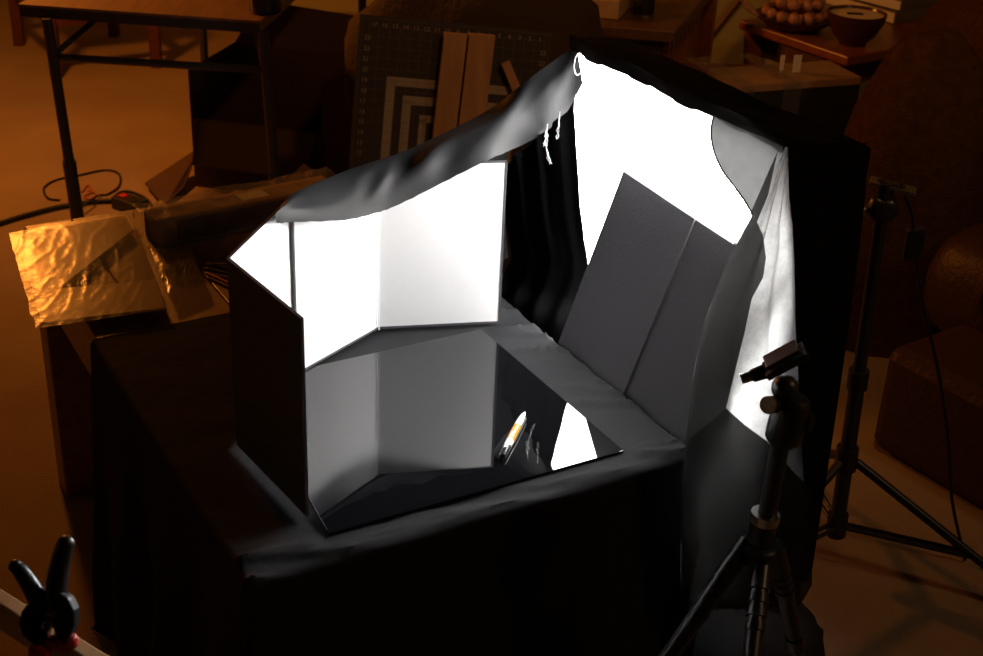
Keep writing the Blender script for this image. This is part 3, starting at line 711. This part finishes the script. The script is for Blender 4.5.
for x, lab in ((781, 'narrow pale tag sticking up behind the plastic-edged carton'), (796, 'wide pale tag sticking up behind the plastic-edged carton')):
    q = onz(x, 72, zk) + s_ * .01 * 0; q = Vector((q.x, q.y, zk)) 
    tag(MB().box(q + Z * .022, a_, s_, Z, .006 if x < 790 else .012, .0015, .026).build('card_tag', 'paper'), lab, 'tag')

# ------------------------------------------------------------------ side table with dish, bowl and books
zs = .60
e0, e1 = onz(739, 20, zs), onz(848, 57, zs); a_, s_, u_ = facet(e0, e1)
st = thing('side_table', Vector((e0.x, e0.y, 0)), 'reddish wooden side table carrying a dish and a bowl', 'table')
L1 = (e1 - e0).length; dpt = .62
MB().box((e0 + e1) / 2 + s_ * dpt / 2 - Z * .015, a_, s_, Z, L1 / 2, dpt / 2, .015).build('tabletop', 'redwood', st, bevel=.005)
MB().box((e0 + e1) / 2 + s_ * dpt / 2 - Z * .07, a_, s_, Z, L1 / 2 - .05, dpt / 2 - .05, .04).build('apron', 'darkwood', st)
for i in (0.07, 1):
    for jx in (.06, dpt - .06):
        p = e0 + a_ * (L1 * i - (.07 if i == 1 else -.0)) + s_ * jx
        MB().lathe(Vector((p.x, p.y, 0)), [(.022, 0), (.028, .15), (.02, .35), (.04, .50), (.045, .57)], n=12).build('leg', 'redwood', st, True)
dp_ = onz(794, 28, zs)
ds = thing('shallow_dish', dp_, 'shallow dark dish heaped with brown nuts on the side table', 'dish')
MB().lathe(dp_, [(.05, 0), (.085, .006), (.126, .035), (.132, .042), (.126, .042), (.085, .014), (.04, .012)], n=32).build('dish', 'darkbowl', ds, True)
k = 0
nutme = None
for ring_, (rr, nn, zz) in enumerate(((.094, 14, .052), (.050, 7, .038), (.0, 1, .034), (.070, 10, .088), (.028, 4, .080), (.020, 2, .116))):
    for i in range(nn):
        a = i * 2 * math.pi / nn + ring_ * .4; c = dp_ + Vector((math.cos(a) * rr, math.sin(a) * rr, zz))
        if nutme is None:
            o = MB().sphere((0, 0, 0), .0195, .0195, .018, 12, wob=.16).build('nut', 'fruit', smooth=True); nutme = o
        else: o = nutme.copy(); COL.objects.link(o)
        o.location = c; o.rotation_euler = (random.random() * 3, random.random() * 3, random.random() * 3); o.scale = [random.uniform(.88, 1.02)] * 3
        tag(o, 'round brown nut heaped in the shallow dish', 'nut', 'nuts in the shallow dish')
for i in range(3):
    q = dp_ + Vector((-.13, .03 * i - .04, .045)); MB().tube([q, q + Vector((-.06, .02 * i, .03 + .012 * i))], [.006, .001], 6).build('twig', 'fruit', ds)
bp_ = onz(852, 44, zs)
bw = thing('candle_bowl', bp_, 'dark round bowl filled with cream wax on the side table', 'bowl')
MB().lathe(bp_, [(.04, 0), (.045, .012), (.065, .03), (.088, .075), (.092, .10), (.086, .10), (.083, .09)], n=28).build('bowl', 'darkbowl', bw, True)
MB().lathe(bp_ + Z * .088, [(.083, 0), (.083, .004), (.03, .005)], n=28).build('wax', 'cream', bw, True)
MB().box(bp_ + Z * .094 + Vector((-.005, .0, 0)), (1, 0, 0), (0, 1, 0), Z, .024, .007, .003).build('wick', 'ink', bw)
for i, (w, d_, h) in enumerate(((.16, .11, .02), (.15, .105, .018), (.14, .10, .02))):
    c = onz(868, 12, zs) + s_ * .06 + Z * sum((.0405, .0365, .0405)[:i]) + Z * h
    bo = thing('book', c - Z * h, ['olive book at the bottom of the stack on the side table', 'olive book in the middle of the stack on the side table', 'olive book on top of the stack under the lamp foot'][i], 'book', 'books on the side table')
    rot = .1 * i; ax2 = a_ * math.cos(rot) + s_ * math.sin(rot); ay2 = -a_ * math.sin(rot) + s_ * math.cos(rot)
    MB().box(c, ax2, ay2, Z, w, d_, h).build('cover', 'bookgreen', bo, bevel=.003)
    MB().box(c - ay2 * .002, ax2, ay2, Z, w - .004, d_ + .0005, h - .004).build('pages', 'paper', bo)
lfc = onz(868, 12, zs) + s_ * .06 + Z * .1185
lf = thing('lamp_foot', lfc, 'dark flared foot of a lamp standing on the books', 'lamp')
MB().lathe(lfc, [(.085, 0), (.08, .012), (.05, .03), (.035, .06), (.03, .12), (.018, .20), (.012, .45)], n=24).build('foot', 'darkbowl', lf, True)
MB().lathe(lfc + Z * .42, [(.16, 0), (.10, .22), (.098, .22), (.155, 0)], n=28).build('shade', 'paper', lf, True)

# ------------------------------------------------------------------ fleece-covered armchair and leather sofa on the right
def blob(name, m, c, r, sq, n, wob, seed, rotz=0, skirt=False):
    mb = MB(); ca_, sa_ = math.cos(rotz), math.sin(rotz); c = Vector(c)
    mb.sphere((0, 0, 0), 1, 1, 1, n)
    for i, v in enumerate(mb.v):
        d = v.copy(); q = Vector([math.copysign(abs(x) ** sq, x) for x in d]); w = 1 + wob * fbm(d * 1.6 + Vector((seed, 0, 0)), 1, 3)
        if skirt and d.z < 0:
            hz = max(1e-4, math.hypot(d.x, d.y)); q.x, q.y = [math.copysign(abs(x / hz) ** sq, x) for x in (d.x, d.y)]; q.z = d.z if hz > .02 else -1
        q = Vector((q.x * r[0], q.y * r[1], q.z * r[2])) * w
        mb.v[i] = c + Vector((q.x * ca_ - q.y * sa_, q.x * sa_ + q.y * ca_, q.z))
        if mb.v[i].z < .002: mb.v[i].z = .002
    return mb
fz = thing('fleece_armchair', Vector((1.55, 3.15, 0)), 'armchair under a fuzzy brown fleece beside the side table', 'armchair')
fy = 3.66
fb = ony(1000, 80, fy); fa = ony(914, 128, fy - .22)
blob('x', 'fur', (fb.x + .08, fy + .12, fb.z - .38), (.36, .30, .66), .8, 48, .07, 3, .12, True).build('fleece', 'fur', fz, smooth=True)
blob('x', 'fur', (fa.x + .02, fa.y, fa.z - .17), (.20, .17, .42), .9, 32, .08, 8, .12, True).build('arm', 'fur', fz, smooth=True)
sf = thing('leather_sofa', Vector((1.6, 2.75, 0)), 'dark brown leather sofa with rounded stitched arm', 'sofa')
g0, g1 = onz(850, 440, 0), onz(983, 520, 0); a_, s_, u_ = facet(g0, g1)
if s_.x < 0: s_ = -s_
base = (g0 + g1) / 2
MB().box(base + s_ * .31 + Z * .14 + a_ * .45, a_, s_, Z, .60, .30, .135).build('base', 'leather', sf, bevel=.03)
MB().box(base + s_ * .33 + Z * .315 + a_ * .62, a_, s_, Z, .42, .27, .05).build('seat_cushion', 'leather', sf, bevel=.03)
MB().box(base + s_ * .56 + Z * .46 + a_ * .70, a_, s_, Z, .34, .07, .22).build('backrest', 'leather', sf, bevel=.04)
cpos = onz(975, 320, .30) 
blob('x', 'leather', cpos + s_ * .16 + Z * .02, (.22, .16, .15), .7, 32, .04, 2, math.atan2(a_.y, a_.x)).build('arm', 'leather', sf, smooth=True)
MB().tube(spline([cpos + s_ * .16 + Z * .02 + (a_ * math.cos(t) * -.222 * 0 - s_ * math.cos(t) * .165 + Z * math.sin(t) * .155) for t in [k * math.pi / 10 for k in range(11)]], 3), .004, 6).build('piping', 'leather', sf)

# ------------------------------------------------------------------ light stand behind the softbox
lb = onz(837, 524, .10); top = Vector((lb.x - .012, lb.y, 0)); top = onplane(884, 198, lb, Vector((0, 1, 0)))
ls = thing('light_stand', Vector((lb.x, lb.y, 0)), 'black light stand with lit metal clamp plate, behind the draped softbox', 'light stand')
axs = (top - lb).normalized()
MB().tube([lb - axs * .02, lb + axs * .34], .0155, 14).build('pole', 'blackmetal', ls, True)
MB().tube([lb + axs * .30, top], .0125, 14).build('riser', 'blackmetal', ls, True)
MB().tube([lb - axs * .025, lb + axs * .025], .021, 14).build('lower_collar', 'blackplastic', ls, True)
uc = lb + axs * .155
MB().tube([uc - axs * .02, uc + axs * .03], .022, 14).build('upper_collar', 'blackplastic', ls, True)
MB().tube([lb + axs * .32, lb + axs * .36], .020, 14).build('lock_collar', 'blackplastic', ls, True)
far = onz(1040, 612, 0.01)
dirs = [(far - Vector((lb.x, lb.y, 0))).xy.normalized()]
for k in (1, 2):
    an = math.atan2(dirs[0].y, dirs[0].x) + k * 2.094; dirs.append(Vector((math.cos(an), math.sin(an))))
for d2 in dirs:
    d3 = Vector((d2.x, d2.y, 0)); foot = Vector((lb.x, lb.y, .011)) + d3 * .42
    st0 = uc + d3 * .02
    lg = MB().tube([st0, foot], .0095, 10).build('leg', 'blackmetal', ls, True)
    MB().sphere(foot, .014, .014, .011, 10).build('rubber_foot', 'blackplastic', lg, True)
    mp2 = st0.lerp(foot, .62)
    for e in (-1, 1):
        sdv = d3.cross(Z) * .008 * e
        MB().tube([lb + d3 * .02 + sdv, mp2 + sdv], .0045, 8).build('brace', 'blackmetal', ls, True)
MB().tube([top - axs * .01, top + axs * .03], .016, 12).build('spigot', 'blackplastic', ls, True)
ck = blob('x', '', top + Vector((.0, 0, -.02)), (.028, .022, .026), .8, 16, .1, 2); ck.build('clamp_body', 'blackplastic', ls, smooth=True)
MB().tube([top + Vector((-.03, 0, -.025)), top + Vector((-.055, -.01, -.02))], .009, 10).build('clamp_knob', 'steel', ls, True)
plc = onplane(893, 186, lb, Vector((0, 1, 0)))
pl = MB().box(plc, Vector((.93, -.30, -.12)).normalized(), Vector((.3, .95, 0)).normalized(), Vector((.1, -.05, 1)).normalized(), .042, .018, .003).build('plate', 'steel', ls, bevel=.002)
for e in (-.02, .012):
    MB().lathe(plc + Vector((.93, -.30, -.12)) * e + Z * .003, [(.010, 0), (.010, .002), (.006, .002), (.006, .0)], n=16).build('plate_hole', 'blackmetal', pl)
MB().tube([plc, top], .008, 10).build('plate_post', 'blackmetal', ls, True)
cq = [onplane(x, y, lb, Vector((0, 1, 0))) for x, y in ((905, 196), (912, 215), (914, 240), (922, 300), (938, 370), (948, 440), (952, 500))]
hc = MB().tube(spline(cq + [onz(965, 560, .006)], 6), .0035, 8).build('hanging_cable', 'cable', smooth=True)
tag(hc, 'thin black cable hanging from the light stand clamp to the carpet', 'cable')
ad = onplane(914, 243, lb, Vector((0, 1, 0)))
tag(MB().box(ad, (.99, -.1, .1), (.1, .99, 0), Z, .017, .012, .030).build('cable_adapter', 'blackplastic', bevel=.004), 'small black adapter block on the hanging cable', 'adapter')

# ------------------------------------------------------------------ camera tripod in front of the sheer cloth
TY = 1.56
P_ = lambda x, y, dy=0: ony(x, y, TY + dy)
ap = P_(762, 540); hd = P_(785, 440)
tp = thing('camera_tripod', Vector((ap.x, ap.y, 0)), 'black camera tripod with ball head standing before the sheer cloth', 'tripod')
MB().tube([P_(767, 515), P_(781, 440)], .0125, 14).build('centre_column', 'blackmetal', tp, True)
MB().tube([P_(760, 540), P_(765, 515)], .019, 14).build('column_collar', 'blackplastic', tp, True)
MB().tube([P_(764, 521), P_(766, 513)], .0205, 14).build('collar_ring', 'steel', tp, True)
hb = P_(788, 412)
MB().lathe(P_(782, 442), [(.020, 0), (.0245, .006), (.0255, .02), (.0255, .05), (.022, .065), (.018, .07)], axis=(.10, 0, 1), n=22).build('head_body', 'blackplastic', tp, True)
MB().sphere(P_(785, 388), .018, .018, .018, 16).build('ball', 'blackmetal', tp, True)
MB().tube([P_(776, 404), P_(768, 405, -.02)], .012, 14).build('pan_knob', 'steel', tp, True)
MB().tube([P_(798, 420), P_(812, 423, -.01)], [.008, .013], 12).build('lock_knob', 'blackplastic', tp, True)
q0, q1 = P_(765, 372), P_(806, 350)
d_, s2, u2 = facet(q0, q1)
MB().box((q0 + q1) / 2, d_, s2, u2, (q1 - q0).length / 2, .019, .0048).build('clamp_base', 'blackplastic', tp, bevel=.002)
MB().box((q0 + q1) / 2 + u2 * .011, d_, s2, u2, (q1 - q0).length / 2 * .8, .016, .003).build('quick_release_plate', 'blackmetal', tp, bevel=.0015)
MB().tube([P_(766, 371), P_(752, 376)], [.010, .009], 12).build('clamp_screw', 'blackplastic', tp, True)
MB().tube([P_(754, 375), P_(741, 379)], [.0075, .0068], 12).build('screw_knob', 'steel', tp, True)
sp = P_(759, 545)
MB().lathe(sp - Z * .03, [(.018, 0), (.027, .008), (.027, .03), (.02, .035)], n=18).build('spider', 'blackplastic', tp, True)
for (x0, y0, x1, y1, dy) in ((744, 548, 650, 684, -.10), (763, 553, 748, 690, -.16), (776, 550, 806, 690, .14)):
    a = P_(x0, y0); b = P_(x1, y1, dy); d_ = (b - a).normalized(); L_ = a.z / -d_.z - .004
    a2 = a + d_ * .055; m_ = a + d_ * (L_ * .42)
    MB().tube([a + d_ * -.012, a2], [.013, .015], 12).build('leg_hinge', 'blackplastic', tp, True)
    lg = MB().tube([a2, m_], .0125, 12).build('leg', 'blackmetal', tp, True)
    MB().tube([m_, a + d_ * L_], .0095, 12).build('lower_leg', 'blackmetal', lg, True)
    for k in range(3): MB().tube([a + d_ * (.062 + .02 * k), a + d_ * (.074 + .02 * k)], .0145, 14).build('grip_ring', 'blackplastic' if k != 1 else 'blackmetal', lg, True)
    MB().tube([m_ - d_ * .03, m_ + d_ * .005], .0148, 12).build('twist_lock', 'blackplastic', lg, True)
bgp = onz(772, 660, .10)
bgm = blob('x', '', (bgp.x - .02, bgp.y + .04, .06), (.13, .10, .12), .8, 28, .12, 6, .5)
bg = thing('sandbag', Vector((bgp.x, bgp.y, 0)), 'small black nylon bag on the carpet by the tripod legs', 'bag')
bgm.build('bag_body', 'blackfab', bg, smooth=True)
MB().tube(spline([Vector((bgp.x - .02, bgp.y + .04, .17)) + Vector((math.cos(t) * .05, 0, math.sin(t) * .03)) for t in [k * math.pi / 6 for k in range(7)]], 4), .006, 8).build('handle', 'blackfab', bg)

# ------------------------------------------------------------------ wooden trestle with spring clamp in the foreground
zb = .75
w0, w1 = onz(-70, 552, zb), onz(150, 690, zb); a_, s_, u_ = facet(w0, w1)
if s_.y < 0: s_ = -s_
ts = thing('wood_trestle', Vector((w0.x, w0.y, 0)), 'pale wooden rail of a trestle with a spring clamp on it', 'trestle')
MB().box((w0 + w1) / 2 - Z * .02, a_, s_, Z, (w1 - w0).length / 2, .009, .02).build('rail', 'palewood', ts, bevel=.002)
for w in (w0 + a_ * .02, w1 - a_ * .02):
    MB().box(Vector((w.x, w.y, (zb - .04) / 2)), a_, s_, Z, .02, .015, (zb - .04) / 2).build('leg', 'palewood', ts)
cc = onz(52, 622, zb + .02)
Q = lambda x, y, d=0: onplane(x, y, cc + s_ * d, fw)
sc = thing('spring_clamp', cc, 'black spring clamp with red jaw pads gripping the wooden rail', 'clamp')
def arm(pts, rs, dpt_, name):
    # flat-ish tapered lever: tube squashed in depth
    mb = MB().tube(spline([Q(*p) for p in pts], 5), [rs[0] + (rs[1] - rs[0]) * k / (5 * (len(pts) - 1)) for k in range(5 * (len(pts) - 1) + 1)], 14)
    return mb.build(name, 'blackplastic', sc, smooth=True)
arm(((60, 618), (56, 598), (58, 575), (62, 556), (65, 545)), (.0125, .0095), 0, 'handle')
MB().sphere(Q(65.5, 544), .0097, .0097, .0097, 12).build('handle_tip', 'blackplastic', sc, True)
arm(((40, 612), (38, 600), (30, 585), (21, 572), (16, 567)), (.0115, .0075), 0, 'handle')
MB().sphere(Q(15.5, 566.5), .0077, .0077, .0077, 12).build('handle_tip', 'blackplastic', sc, True)
def plate_poly(pts, name, d, t):
    P = [Q(x, y) - fw * d for x, y in pts]
    o = MB().prism(P, fw * t).build(name, 'blackplastic', sc, bevel=.003); return o
plate_poly([(33, 598), (45, 592), (52, 604), (54, 620), (48, 636), (42, 645), (34, 642), (25, 634), (21, 622), (24, 610)], 'jaw', .010, .020)
plate_poly([(52, 604), (62, 590), (72, 596), (78, 608), (78, 622), (73, 636), (66, 644), (58, 634), (55, 618)], 'jaw', .012, .020)
MB().tube([Q(54, 612) - fw * .016, Q(54, 612) + fw * .016], .006, 12).build('pivot_pin', 'steel', sc, True)
spr = [Q(50 + 5 * math.cos(t), 624 + 4 * math.sin(t)) + fw * (.004 * t / 6.28 - .012) for t in [k * .5 for k in range(38)]]
MB().tube(spr, .0012, 6).build('spring', 'steel', sc)
for (x, y, r_) in ((40, 651, .012), (68, 643, .011), (53, 643, .009)):
    blob('x', '', Q(x, y), (r_, r_ * .7, r_ * .9), .6, 12, .1, 3).build('jaw_pad', 'red', sc, smooth=True)
